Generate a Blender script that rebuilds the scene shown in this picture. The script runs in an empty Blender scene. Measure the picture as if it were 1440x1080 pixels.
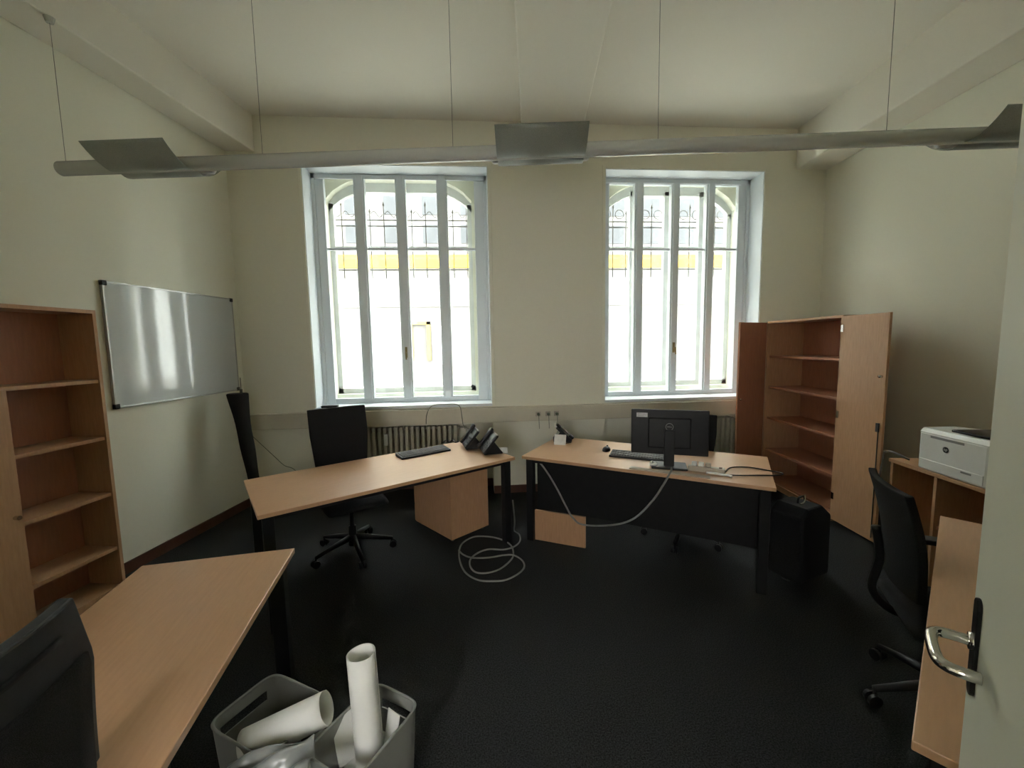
import bpy, bmesh, math, random
from mathutils import Vector, Matrix, Quaternion
random.seed(7)
SC = bpy.context.scene
COL = SC.collection
PI = math.pi
R = math.radians

# ------------------------------------------------------------------ camera, sky, exposure
CAM_H = 1.671
YAW, PITCH, ROLL = R(4.598), R(-5.531), R(0.996)
fwd = Vector((math.sin(YAW)*math.cos(PITCH), math.cos(YAW)*math.cos(PITCH), math.sin(PITCH)))
r0 = Vector((math.cos(YAW), -math.sin(YAW), 0)); u0 = r0.cross(fwd)
rt = r0*math.cos(ROLL) - u0*math.sin(ROLL)
up = u0*math.cos(ROLL) + r0*math.sin(ROLL)
cd = bpy.data.cameras.new('camera'); cam = bpy.data.objects.new('camera', cd); COL.objects.link(cam)
m = Matrix((rt, up, -fwd)).transposed().to_4x4(); m.translation = (0, 0, CAM_H)
cam.matrix_world = m
cd.sensor_fit = 'HORIZONTAL'; cd.sensor_width = 36; cd.lens = 577.3/1440*36
cd.clip_start = .02; cd.clip_end = 200
SC.camera = cam

W = bpy.data.worlds.new('overcast'); SC.world = W; W.use_nodes = True
wn = W.node_tree; bg = wn.nodes['Background']
bg.inputs[0].default_value = (1.0, .985, .955, 1); bg.inputs[1].default_value = 10.0
SC.view_settings.view_transform = 'Standard'
SC.view_settings.look = 'None'
SC.view_settings.exposure = 1.0
SC.view_settings.gamma = 1
SC.view_settings.use_curve_mapping = False
SC.cycles.max_bounces = 14; SC.cycles.diffuse_bounces = 8; SC.cycles.glossy_bounces = 4
SC.cycles.transparent_max_bounces = 24
SC.cycles.sample_clamp_indirect = 6

# ------------------------------------------------------------------ materials
def mat(name, col, rough=.5, metal=0, spec=.5, noise=None, bump=None, mixcol=None, nscale=(1, 1, 1), emit=None, transp=0):
    mt = bpy.data.materials.new(name); mt.use_nodes = True
    nt = mt.node_tree; b = nt.nodes['Principled BSDF']
    b.inputs['Base Color'].default_value = (*col, 1)
    b.inputs['Roughness'].default_value = rough
    b.inputs['Metallic'].default_value = metal
    b.inputs['Specular IOR Level'].default_value = spec
    tc = None
    if noise or bump:
        tc = nt.nodes.new('ShaderNodeTexCoord'); mp = nt.nodes.new('ShaderNodeMapping')
        mp.inputs['Scale'].default_value = nscale
        nt.links.new(tc.outputs['Object'], mp.inputs['Vector'])
    if noise:
        n = nt.nodes.new('ShaderNodeTexNoise'); n.inputs['Scale'].default_value = noise
        n.inputs['Detail'].default_value = 5
        nt.links.new(mp.outputs[0], n.inputs['Vector'])
        mx = nt.nodes.new('ShaderNodeMix'); mx.data_type = 'RGBA'
        mr = nt.nodes.new('ShaderNodeMapRange'); mr.inputs[1].default_value = .35; mr.inputs[2].default_value = .65
        nt.links.new(n.outputs['Fac'], mr.inputs[0]); nt.links.new(mr.outputs[0], mx.inputs['Factor'])
        mx.inputs[6].default_value = (*col, 1); mx.inputs[7].default_value = (*(mixcol or tuple(c*.85 for c in col)), 1)
        nt.links.new(mx.outputs[2], b.inputs['Base Color'])
    if bump:
        sc_, st, ds = bump
        n2 = nt.nodes.new('ShaderNodeTexNoise'); n2.inputs['Scale'].default_value = sc_
        n2.inputs['Detail'].default_value = 2
        nt.links.new(tc.outputs['Object'], n2.inputs['Vector'])
        bp = nt.nodes.new('ShaderNodeBump'); bp.inputs['Strength'].default_value = st; bp.inputs['Distance'].default_value = ds
        nt.links.new(n2.outputs['Fac'], bp.inputs['Height']); nt.links.new(bp.outputs[0], b.inputs['Normal'])
    if transp:
        t = nt.nodes.new('ShaderNodeBsdfTransparent'); mxs = nt.nodes.new('ShaderNodeMixShader')
        mxs.inputs[0].default_value = transp
        nt.links.new(b.outputs[0], mxs.inputs[1]); nt.links.new(t.outputs[0], mxs.inputs[2])
        nt.links.new(mxs.outputs[0], nt.nodes['Material Output'].inputs[0])
    return mt

def glass_mat(name, tint=(.95, .97, .96)):
    mt = bpy.data.materials.new(name); mt.use_nodes = True
    nt = mt.node_tree; nt.nodes.remove(nt.nodes['Principled BSDF'])
    t = nt.nodes.new('ShaderNodeBsdfTransparent'); t.inputs[0].default_value = (*tint, 1)
    g = nt.nodes.new('ShaderNodeBsdfGlossy'); g.inputs['Roughness'].default_value = .02
    lw = nt.nodes.new('ShaderNodeLayerWeight'); lw.inputs[0].default_value = .5
    pw = nt.nodes.new('ShaderNodeMath'); pw.operation = 'POWER'; pw.inputs[1].default_value = 5
    f = nt.nodes.new('ShaderNodeMath'); f.operation = 'MULTIPLY_ADD'; f.inputs[1].default_value = .9; f.inputs[2].default_value = .04
    nt.links.new(lw.outputs['Facing'], pw.inputs[0]); nt.links.new(pw.outputs[0], f.inputs[0])
    mx = nt.nodes.new('ShaderNodeMixShader')
    nt.links.new(f.outputs[0], mx.inputs[0]); nt.links.new(t.outputs[0], mx.inputs[1]); nt.links.new(g.outputs[0], mx.inputs[2])
    nt.links.new(mx.outputs[0], nt.nodes['Material Output'].inputs[0])
    return mt

WALL = mat('cream wall paint', (.81, .80, .69), .85, noise=1.3, mixcol=(.80, .79, .68), bump=(220, .12, .002))
CEIL = mat('matt ceiling paint', (.80, .77, .69), .9, bump=(180, .1, .002))
CARPET = mat('charcoal carpet', (.012, .0125, .013), 1, noise=160, mixcol=(.046, .047, .049), bump=(350, .8, .006), spec=.1)
BEECH = mat('beech veneer', (.56, .33, .19), .33, spec=.8, noise=9, mixcol=(.52, .305, .172), nscale=(1, 9, 9), bump=(60, .03, .001))
BEECHV = mat('upright beech veneer', (.52, .30, .17), .42, noise=9, mixcol=(.46, .26, .14), nscale=(9, 9, 1))
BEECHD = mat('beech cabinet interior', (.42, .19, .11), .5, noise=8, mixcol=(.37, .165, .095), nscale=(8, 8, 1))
REDWOOD = mat('red brown skirting wood', (.11, .045, .028), .5, noise=12, nscale=(1, 6, 6))
FRAME = mat('white window gloss paint', (.76, .81, .85), .4, noise=3, mixcol=(.74, .79, .83))
OUTFR = mat('weathered outer window paint', (.66, .68, .68), .55, noise=5)
BLACK = mat('black powder coat', (.008, .008, .009), .6, noise=20, mixcol=(.010, .010, .011), spec=.2)
PLAST = mat('black plastic', (.010, .010, .011), .4, noise=30, mixcol=(.013, .013, .014), spec=.3)
FABRIC = mat('black mesh fabric', (.010, .010, .011), .95, noise=300, mixcol=(.022, .022, .024), bump=(600, .5, .002), spec=.2)
CHARC = mat('charcoal leather trim', (.022, .024, .027), .6, noise=60, bump=(200, .2, .001))
WHITEP = mat('white plastic', (.82, .83, .82), .4, noise=6, mixcol=(.79, .80, .79))
BIN = mat('pale polypropylene', (.22, .225, .21), .55, noise=5, mixcol=(.20, .205, .19))
PAPER = mat('white paper', (.72, .72, .70), .8, noise=4, mixcol=(.68, .68, .66))
FILM = mat('crumpled plastic film', (.28, .29, .29), .28, noise=9, mixcol=(.19, .20, .20), bump=(14, .8, .02))
ALU = mat('brushed aluminium', (.45, .45, .44), .35, metal=.9, noise=40, nscale=(1, 1, 20))
TUBE = mat('pale lacquered lamp tube', (.55, .56, .53), .12, noise=3, mixcol=(.53, .54, .51), spec=.8)
PERF = mat('perforated grey steel', (.40, .43, .40), .5, metal=.2, noise=400, mixcol=(.28, .31, .285), transp=.3)
STEEL = mat('polished steel', (.62, .61, .58), .14, metal=1, noise=10, mixcol=(.58, .57, .55))
BOARD = mat('glossy whiteboard enamel', (.58, .60, .60), .07, noise=2, mixcol=(.57, .59, .59), bump=(1.6, .10, .02), spec=.45)
TRUNK = mat('cream trunking lacquer', (.66, .62, .50), .5, noise=2)
RADI = mat('cream radiator enamel', (.55, .53, .43), .4, noise=4)
DOORP = mat('pale green grey door paint', (.78, .81, .72), .5, noise=6, mixcol=(.76, .79, .70))
GREYC = mat('grey cable sheath', (.26, .26, .25), .5, noise=20)
DARKC = mat('black cable sheath', (.02, .02, .02), .5, noise=20)
GREENC = mat('dull green wire', (.16, .18, .13), .6, noise=20)
WIRE = mat('thin steel wire', (.16, .16, .15), .4, metal=.6, noise=20)
GLASS = glass_mat('clear window glass')
FACADE = mat('stone facade', (.165, .157, .155), .95, noise=.6, mixcol=(.14, .135, .135), spec=.1)
YELLOW = mat('yellow painted band', (.60, .36, .05), .8, noise=2, spec=.05)
PALEY = mat('faded yellow stone', (.26, .20, .085), .9, noise=3, spec=.05)
FWIN = mat('facade window glass', (.075, .078, .085), .6, noise=2, spec=.05)
STONE = mat('pale courtyard paving', (.50, .49, .46), .9, noise=3)
IRON = mat('dark wrought iron', (.06, .055, .05), .6, noise=30)
REDB = mat('dark red wood edge', (.10, .035, .025), .5, noise=20)
LABEL = mat('white label', (.75, .75, .74), .6, noise=20)
SCREEN = mat('grey lcd glass', (.10, .12, .12), .15, noise=5)
LOGO = mat('dark grey print', (.06, .065, .07), .5, noise=20)
LOGOL = mat('light grey print', (.30, .30, .30), .4, noise=20)
BRASS = mat('brass plug', (.35, .28, .12), .4, metal=.5, noise=20)
KEYS = mat('dark key caps', (.03, .03, .032), .55, noise=40)
STRIP = mat('warm grey plastic', (.50, .44, .36), .5, noise=10)

# ------------------------------------------------------------------ geometry helpers
class MB:
    def __init__(s): s.bm = bmesh.new()
    def box(s, x0, x1, y0, y1, z0, z1, M=None):
        vs = [s.bm.verts.new(Vector(p)) for p in ((x0,y0,z0),(x1,y0,z0),(x1,y1,z0),(x0,y1,z0),(x0,y0,z1),(x1,y0,z1),(x1,y1,z1),(x0,y1,z1))]
        for f in ((0,3,2,1),(4,5,6,7),(0,1,5,4),(1,2,6,5),(2,3,7,6),(3,0,4,7)): s.bm.faces.new([vs[i] for i in f])
        if M:
            for v in vs: v.co = M @ v.co
        return s
    def tube(s, pts, r, n=10, caps=True, closed=False):
        pts = [Vector(p) for p in pts]
        rs = r if isinstance(r, (list, tuple)) else [r]*len(pts)
        rings = []; N = len(pts); prev = None
        for i, p in enumerate(pts):
            if closed: t = (pts[(i+1) % N]-pts[i-1])
            else: t = pts[min(i+1, N-1)]-pts[max(i-1, 0)]
            t.normalize()
            if prev is None:
                a = Vector((0, 0, 1)) if abs(t.z) < .9 else Vector((1, 0, 0))
                nrm = t.cross(a).normalized()
            else:
                nrm = (prev - t*prev.dot(t)).normalized()
            prev = nrm; bn = t.cross(nrm)
            rings.append([s.bm.verts.new(p + (nrm*math.cos(k*2*PI/n)+bn*math.sin(k*2*PI/n))*rs[i]) for k in range(n)])
        for i in range(N if closed else N-1):
            a, b = rings[i], rings[(i+1) % N]
            for k in range(n): s.bm.faces.new((a[k], a[(k+1) % n], b[(k+1) % n], b[k]))
        if caps and not closed:
            s.bm.faces.new(rings[0][::-1]); s.bm.faces.new(rings[-1])
        return s
    def prism(s, poly, axis, a, b, M=None):
        def P(u, v, w): return Vector({'x': (w, u, v), 'y': (u, w, v), 'z': (u, v, w)}[axis])
        A = [s.bm.verts.new(P(u, v, a)) for u, v in poly]; B = [s.bm.verts.new(P(u, v, b)) for u, v in poly]
        n = len(poly)
        s.bm.faces.new(A); s.bm.faces.new(B[::-1])
        for i in range(n): s.bm.faces.new((A[i], B[i], B[(i+1) % n], A[(i+1) % n]))
        if M:
            for v in A+B: v.co = M @ v.co
        return s
    def grid(s, fn, nu, nv, thick=None):
        g = [[s.bm.verts.new(Vector(fn(i/nu, j/nv))) for j in range(nv+1)] for i in range(nu+1)]
        for i in range(nu):
            for j in range(nv): s.bm.faces.new((g[i][j], g[i+1][j], g[i+1][j+1], g[i][j+1]))
        return s
    def lathe(s, prof, c=(0, 0, 0), n=24):
        rings = [[s.bm.verts.new(Vector((c[0]+r*math.cos(k*2*PI/n), c[1]+r*math.sin(k*2*PI/n), c[2]+z))) for k in range(n)] for r, z in prof]
        for a, b in zip(rings, rings[1:]):
            for k in range(n): s.bm.faces.new((a[k], a[(k+1) % n], b[(k+1) % n], b[k]))
        s.bm.faces.new(rings[0][::-1]); s.bm.faces.new(rings[-1])
        return s
    def build(s, name, mt, parent=None, smooth=False, bevel=0, solid=0, seg=2, subd=0, label=None):
        bmesh.ops.recalc_face_normals(s.bm, faces=s.bm.faces)
        me = bpy.data.meshes.new(name); s.bm.to_mesh(me); s.bm.free()
        me.materials.append(mt)
        if smooth:
            for p in me.polygons: p.use_smooth = True
        o = bpy.data.objects.new(name, me); COL.objects.link(o)
        if parent: o.parent = parent
        if solid:
            md = o.modifiers.new('t', 'SOLIDIFY'); md.thickness = solid; md.offset = 0
        if bevel:
            md = o.modifiers.new('b', 'BEVEL'); md.width = bevel; md.segments = seg; md.limit_method = 'ANGLE'; md.angle_limit = R(40)
        if subd:
            md = o.modifiers.new('s', 'SUBSURF'); md.levels = subd; md.render_levels = subd
        if label: o['label'] = label
        return o

def tag(o, label, cat, group=None, kind=None):
    o['label'] = label; o['category'] = cat
    if group: o['group'] = group
    if kind: o['kind'] = kind
    return o
def thing(name, loc, rz, label, cat, group=None):
    o = bpy.data.objects.new(name, None); COL.objects.link(o)
    o.empty_display_size = .1
    o.location = loc; o.rotation_euler = (0, 0, rz)
    return tag(o, label, cat, group)
def struct(o, label=None, cat=None):
    o['kind'] = 'structure'
    if label: o['label'] = label
    if cat: o['category'] = cat
    return o
def copy_tree(o, parent=None):
    c = o.copy(); COL.objects.link(c)
    if parent: c.parent = parent
    for ch in list(o.children): copy_tree(ch, c)
    return c
def spline(pts, n=8, closed=False):
    pts = [Vector(p) for p in pts]; out = []
    N = len(pts)
    rng = N if closed else N-1
    for i in range(rng):
        if closed: p0, p1, p2, p3 = pts[i-1], pts[i], pts[(i+1) % N], pts[(i+2) % N]
        else: p0, p1, p2, p3 = pts[max(i-1, 0)], pts[i], pts[i+1], pts[min(i+2, N-1)]
        for k in range(n):
            t = k/n
            out.append(.5*((2*p1)+(-p0+p2)*t+(2*p0-5*p1+4*p2-p3)*t*t+(-p0+3*p1-3*p2+p3)*t**3))
    if not closed: out.append(pts[-1])
    return out
def text_mesh(body, size, name, mt, parent, M, ext=.0006):
    cu = bpy.data.curves.new(name, 'FONT'); cu.body = body; cu.size = size; cu.extrude = ext
    cu.align_x = 'CENTER'; cu.align_y = 'CENTER'
    t = bpy.data.objects.new(name, cu); COL.objects.link(t)
    dg = bpy.context.evaluated_depsgraph_get()
    me = bpy.data.meshes.new_from_object(t.evaluated_get(dg))
    bpy.data.objects.remove(t)
    me.materials.clear(); me.materials.append(mt)
    o = bpy.data.objects.new(name, me); COL.objects.link(o)
    o.parent = parent; o.matrix_local = M
    return o

# ------------------------------------------------------------------ room shell
YB = 4.508; YO = 5.15; ZC = 3.98
def lx(y): return -3.1308 + (y-.5218)*.16668      # left wall line
def rx(y): return 3.946 - (4.508-y)*.0945         # right wall line
YF = .10
o = MB().prism([(lx(-1.6)-.3, -1.6), (rx(-1.6)+.3, -1.6), (rx(5.2)+.2, 4.8), (lx(5.2)-.2, 4.8)], 'z', -.1, 0).build('floor', CARPET); struct(o)
o = MB().prism([(lx(-1.6)-.3, -1.6), (rx(-1.6)+.3, -1.6), (rx(5.2)+.3, 5.15), (lx(5.2)-.3, 5.15)], 'z', ZC, ZC+.15).build('ceiling', CEIL); struct(o)
def swall(name, p0, p1, off):
    (x0, y0), (x1, y1) = p0, p1
    return struct(MB().prism([(x0, y0), (x1, y1), (x1+off, y1), (x0+off, y0)], 'z', -.1, ZC+.1).build(name, WALL))
swall('wall_left', (lx(YF-.12), YF-.12), (lx(5.15), 5.15), -.2)
swall('wall_right', (rx(YF-.12), YF-.12), (rx(5.15), 5.15), .2)

# back wall with two deep window openings and radiator niches below them
W1 = (-1.747, .140); W2 = (1.410, 3.215); ZS = 1.03; ZT = 3.53
NICHE = .80
def arch_z(x, x0, x1, zs, zp):
    t = (x-(x0+x1)/2)/((x1-x0)/2)
    return zs + (zp-zs)*math.sqrt(max(0, 1-t*t*.92))
OUT = [(-1.66, -.04, 1.12, 3.20, 3.60), (1.50, 3.15, 1.12, 3.12, 3.60)]
mb = MB()
for a, b in ((lx(YB)-.3, W1[0]), (W1[1], W2[0]), (W2[1], rx(YB)+.3)):
    mb.box(a, b, YB, YO, -.1, ZC+.1)
for (a, b), (ox0, ox1, oz, zs, zp) in zip((W1, W2), OUT):
    mb.box(a, b, YB, YO, ZT, ZC+.1)
    mb.box(a, b, YB+.27, YO, -.1, .80)
    mb.box(a, b, YB, YO, .80, 1.0)
    mb.box(a, b, YB+.40, YO, 1.0, oz)
    mb.box(a, ox0, 4.90, YO, oz, ZT); mb.box(ox1, b, 4.90, YO, oz, ZT)
    n = 18                                           # arched head of the outer opening
    for i in range(n):
        xa = ox0+(ox1-ox0)*i/n; xb = ox0+(ox1-ox0)*(i+1)/n
        za, zb = (arch_z(x, ox0, ox1, zs, zp) for x in (xa, xb))
        if min(za, zb) < ZT+.02:
            mb.prism([(xa, min(za, ZT-.001)), (xb, min(zb, ZT-.001)), (xb, ZT), (xa, ZT)], 'y', 4.90, YO)
struct(mb.build('wall_back', WALL))
# wall with the doorway the picture is taken from, and the corridor behind it
mb = MB()
mb.box(lx(YF)-.2, -1.05, YF-.12, YF, -.1, ZC+.1).box(.46, rx(YF)+.2, YF-.12, YF, -.1, ZC+.1).box(-1.05, .46, YF-.12, YF, 2.15, ZC+.1)
struct(mb.build('wall_front', WALL))
mb = MB()
mb.box(-2.2, -1.40, -1.6, -1.5, 0, ZC).box(-.40, 2.2, -1.6, -1.5, 0, ZC).box(-1.40, -.40, -1.6, -1.5, 0, 1.15).box(-1.40, -.40, -1.6, -1.5, 2.20, ZC).box(-2.3, -2.2, -1.6, YF-.12, 0, ZC).box(2.2, 2.3, -1.6, YF-.12, 0, ZC)  # unseen window gap added in the far wall to send fill daylight into the room
struct(mb.build('wall_corridor', WALL))

# ceiling beams
def beam(name, a, b, wdt, z0, side):
    (x0, y0), (x1, y1) = a, b
    struct(MB().prism([(x0, y0), (x1, y1), (x1+wdt, y1), (x0+wdt, y0)], 'z', z0, ZC+.02).build(name, CEIL, bevel=.012), )
yy = YF+.001
beam('trim_1', (lx(yy)+.003, yy), (lx(YB)+.003, YB-.001), .285, 3.63, 0)
beam('trim_2', (rx(yy)-.37, yy), (rx(YB)-.37, YB-.001), .367, 3.55, 0)
beam('trim_3', (.507-4.4*.134, yy), (.507, YB-.001), .655, 3.915, 0)

# baseboards
bh = .085; t = .016
def bb(name, p0, p1, q):
    (x0, y0), (x1, y1) = p0, p1; qx, qy = q
    struct(MB().prism([(x0, y0), (x1, y1), (x1+qx, y1+qy), (x0+qx, y0+qy)], 'z', 0, bh).build(name, REDWOOD))
bb('baseboard_left', (lx(YF), YF), (lx(YB), YB), (t, 0))
bb('baseboard_right', (rx(YF), YF), (rx(YB), YB), (-t, 0))
mb = MB()
for a, b in ((lx(YB)+t, W1[0]), (W1[1], W2[0]), (W2[1], rx(YB)-t)): mb.box(a, b, YB-t, YB, 0, bh)
for a, b in (W1, W2): mb.box(a, b, YB+.27-t, YB+.27, 0, bh)
struct(mb.build('baseboard_back', REDWOOD))

# ------------------------------------------------------------------ windows
def window(name, x0, x1, mull, zt, zb, out, omull, handle_x, hinge_left):
    """inner casement with four tall lights, arched outer casement behind it"""
    root = bpy.data.objects.new(name, None); COL.objects.link(root); root.location = (x0, 4.78, ZS)
    struct(root)
    inv = Matrix.Translation((-x0, -4.78, -ZS))
    def put(mb_, nm, mt, par=root, **k):
        for v in mb_.bm.verts: v.co = inv @ v.co
        return mb_.build(nm, mt, par, **k)
    ya, yb = 4.76, 4.82
    # outer frame of inner window fills the opening
    mb = MB()
    lights = mull
    mb.box(x0, lights[0][0], ya, yb, ZS, ZT).box(lights[-1][1], x1, ya, yb, ZS, ZT)
    mb.box(lights[0][0], lights[-1][1], ya, yb, zt, ZT).box(lights[0][0], lights[-1][1], ya, yb, ZS, zb)
    # raised staff bead round the frame
    mb.box(x0, x1, ya-.02, ya, ZT-.055, ZT).box(x0, x0+.04, ya-.02, ya, ZS, ZT).box(x1-.04, x1, ya-.02, ya, ZS, ZT)
    put(mb, 'window_frame', FRAME, bevel=.004)
    for (a, b), (c, d) in zip(lights, lights[1:]):
        mb = MB().box(b, c, ya-.012, yb, zb-.01, zt+.01).box(b+.018, c-.018, ya-.026, ya-.012, zb-.01, zt+.01)
        put(mb, 'mullion', FRAME, bevel=.004)
    zm = 2.745
    mb = MB()
    for a, b in lights: mb.box(a, b, ya+.012, yb-.01, zm-.012, zm+.012)
    put(mb, 'transom', FRAME)
    for a, b in lights:
        s = put(MB().box(a, b, 4.788, 4.792, zb, zt), 'pane', GLASS)
    # board and sill
    put(MB().box(x0, x1, YB-.035, 4.908, 1.0, ZS), 'window_sill', FRAME, bevel=.004)
    # handle
    h = MB().box(handle_x-.012, handle_x+.012, ya-.035, ya-.024, 1.54, 1.66)
    h.tube([(handle_x, ya-.035, 1.60), (handle_x, ya-.07, 1.60), (handle_x+.005, ya-.075, 1.52)], .008, 8)
    put(h, 'window_handle', BRASS, smooth=True)
    # outer casement following the arch
    ox0, ox1, oz, zs, zp = out
    n = 24; mb = MB(); w = .075
    cx = (ox0+ox1)/2
    def rim(x, dz): return min(arch_z(x, ox0, ox1, zs, zp), ZT)-dz
    for i in range(n):
        xa = ox0+(ox1-ox0)*i/n; xb = ox0+(ox1-ox0)*(i+1)/n
        mb.prism([(xa, rim(xa, .10)), (xb, rim(xb, .10)), (xb, rim(xb, -.01)), (xa, rim(xa, -.01))], 'y', 5.0, 5.06)
    mb.box(ox0, ox0+.05, 5.0, 5.06, oz, zs+.1).box(ox1-.05, ox1, 5.0, 5.06, oz, zs+.1).box(ox0, ox1, 5.0, 5.06, oz, oz+.06)
    put(mb, 'outer_frame', OUTFR)
    for x in omull:
        put(MB().box(x-.032, x+.032, 5.0, 5.06, oz+.05, rim(x, .05)), 'outer_mullion', OUTFR, bevel=.004)
    put(MB().box(ox0+.03, ox1-.03, 5.01, 5.05, 2.80, 2.83), 'outer_transom', OUTFR)
    pts = [(ox0+.03, oz+.03)]+[(ox1-.03, oz+.03)]+[(ox1-.03-(ox1-ox0-.06)*i/n, rim(ox1-.03-(ox1-ox0-.06)*i/n, .05)) for i in range(n+1)]
    put(MB().prism(pts, 'y', 5.028, 5.032), 'outer_pane', GLASS)
    return root, put
L1 = [(-1.622, -1.305), (-1.19, -.862), (-.752, -.415), (-.302, -.005)]
L2 = [(1.535, 1.830), (1.935, 2.268), (2.365, 2.690), (2.790, 3.085)]
w1, put1 = window('window_1', W1[0], W1[1], L1, 3.515-.0, 1.09, OUT[0], (-1.34, -.86, -.37), -.81, True)
w2, put2 = window('window_2', W2[0], W2[1], L2, 3.47, 1.085, OUT[1], (1.90, 2.33, 2.77), 2.318, False)
st = MB(); st.lathe([(.02, 0), (.02, .001)], n=16)
o = st.build('round_sticker', LOGO, w1); o.matrix_local = Matrix.Translation((-.075-W1[0], 4.786-4.78, 1.19-ZS)) @ Matrix.Rotation(R(90), 4, 'X')

# lit window reveals carry the white gloss paint as well
for i, ((a, b), nm) in enumerate((((W1), 'reveal'), ((W2), 'reveal'))):
    mb = MB().box(a, a+.006, YB+.002, 4.76, ZS, ZT).box(b-.006, b, YB+.002, 4.76, ZS, ZT).box(a, b, YB+.002, 4.76, ZT-.006, ZT)
    mb.box(a-.05, a, YB-.006, YB+.002, ZS-.0, ZT+.05) if i == 9 else None
    rt_ = (w1, w2)[i]
    for v in mb.bm.verts: v.co -= Vector(rt_.location)
    mb.build('reveal_lining', FRAME, rt_)
    mb = MB().box(b, b+.035, YB-.008, YB, 1.0, ZT+.035).box(a-.035, a, YB-.008, YB, 1.0, ZT+.035).box(a, b, YB-.008, YB, ZT, ZT+.035)
    for v in mb.bm.verts: v.co -= Vector(rt_.location)
    mb.build('casing', WALL, rt_, bevel=.003)

# ------------------------------------------------------------------ outside
o = MB().box(-25, 25, 5.15, 40, -.35, -.25).build('ground_courtyard', STONE); struct(o)
def grille(x0, x1, label, scroll):
    t_ = thing('window_grille', ((x0+x1)/2, 5.24, 2.5), 0, label, 'grille', 'wrought iron grilles outside the windows')
    w_ = (x1-x0)/2; mb = MB()
    for z in (.10, .36, .62, .69): mb.box(-w_, w_, -.006, .006, z-.006, z+.006)
    mb.build('rail', IRON, t_)
    n = int((x1-x0)/.162)
    mb = MB()
    for i in range(n+1):
        x = -w_+(x1-x0)*i/n
        top = .86 if (i % 3) else .78
        mb.box(x-.005, x+.005, -.005, .005, 0, top)
        mb.prism([(x-.014, top), (x+.014, top), (x, top+.05)], 'y', -.004, .004)
    mb.build('bar', IRON, t_)
    for i in range(n):
        mb = MB()
        x = -w_+(x1-x0)*(i+.5)/n
        if scroll:
            mb.tube([(x+.055*math.cos(a*PI/8), 0, .78+.055*math.sin(a*PI/8)) for a in range(16)], .005, 6, closed=True)
        else:
            mb.tube([(x-.07+.14*k/8, 0, .76+.035*math.sin(k*PI/4)) for k in range(9)], .0045, 6)
        mb.build('scroll', IRON, t_)
    for sx in (-1, 1):
        for za in (.092, .612): MB().box(sx*w_-.01, sx*w_+.01, -.10, .006, za, za+.016).build('lug', IRON, t_)
grille(-1.76, .06, 'iron bar grille with spear points outside the left window', False)
grille(1.40, 3.25, 'iron grille with round scrolls outside the right window', True)

bt = thing('building', (3, 12, -.25), 0, 'pale building across the courtyard with a yellow band, seen through both windows', 'building')
MB().box(-19, 4.8, 0, 1, 0, 6.6).build('facade', FACADE, bt)
MB().box(-19, 4.8, -.05, 0, 4.10, 4.46).build('yellow_band', YELLOW, bt)
MB().box(-19, 4.8, -.04, 0, 3.02, 3.08).build('string_course', FACADE, bt)
k = 0
for zz in (4.78, 5.55):
    for i in range(-9, 5):
        wdw = MB().box(i*1.05-.26, i*1.05+.26, -.03, .002, zz, zz+.5).build('facade_window', FWIN, bt)
MB().box(-4.95, -4.85, -.10, 0, 1.5, 2.6).box(-4.45, -4.35, -.10, 0, 1.5, 2.6).box(-4.95, -4.35, -.10, 0, 2.52, 2.6).build('doorway_surround', PALEY, bt)

# ------------------------------------------------------------------ trunking, radiators
tr = thing('cable_trunking', (0, YB, 0), 0, 'long cream cable trunking running along the back wall under both windows', 'cable trunking')
MB().box(lx(YB)+.02, 3.17, -.07, 0, .822, .985).build('duct', TRUNK, tr, bevel=.005)
MB().box(lx(YB)+.025, 3.165, -.073, -.07, .85, .958).build('cover_strip', TRUNK, tr)
outx = (.640, .750, .845)
for x in outx: MB().box(x-.028, x+.028, -.082, -.073, .875, .930).build('outlet', STRIP, tr, bevel=.004)
for x, lab in zip(outx, ('leftmost', 'middle', 'rightmost')):
    p = thing('power_plug', (x, YB-.082, .902), 0, lab+' of the three small plugs in the trunking between the windows', 'plug', 'plugs in the trunking')
    MB().tube([(0, 0, 0), (0, -.03, 0)], .016, 12).build('plug_body', GREENC, p, smooth=True)
    MB().tube(spline([(0, -.03, 0), (0, -.045, -.03), (.004, -.03, -.09), (.008, -.02, -.16)]), .003, 6).build('cord', GREENC, p, smooth=True)

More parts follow.
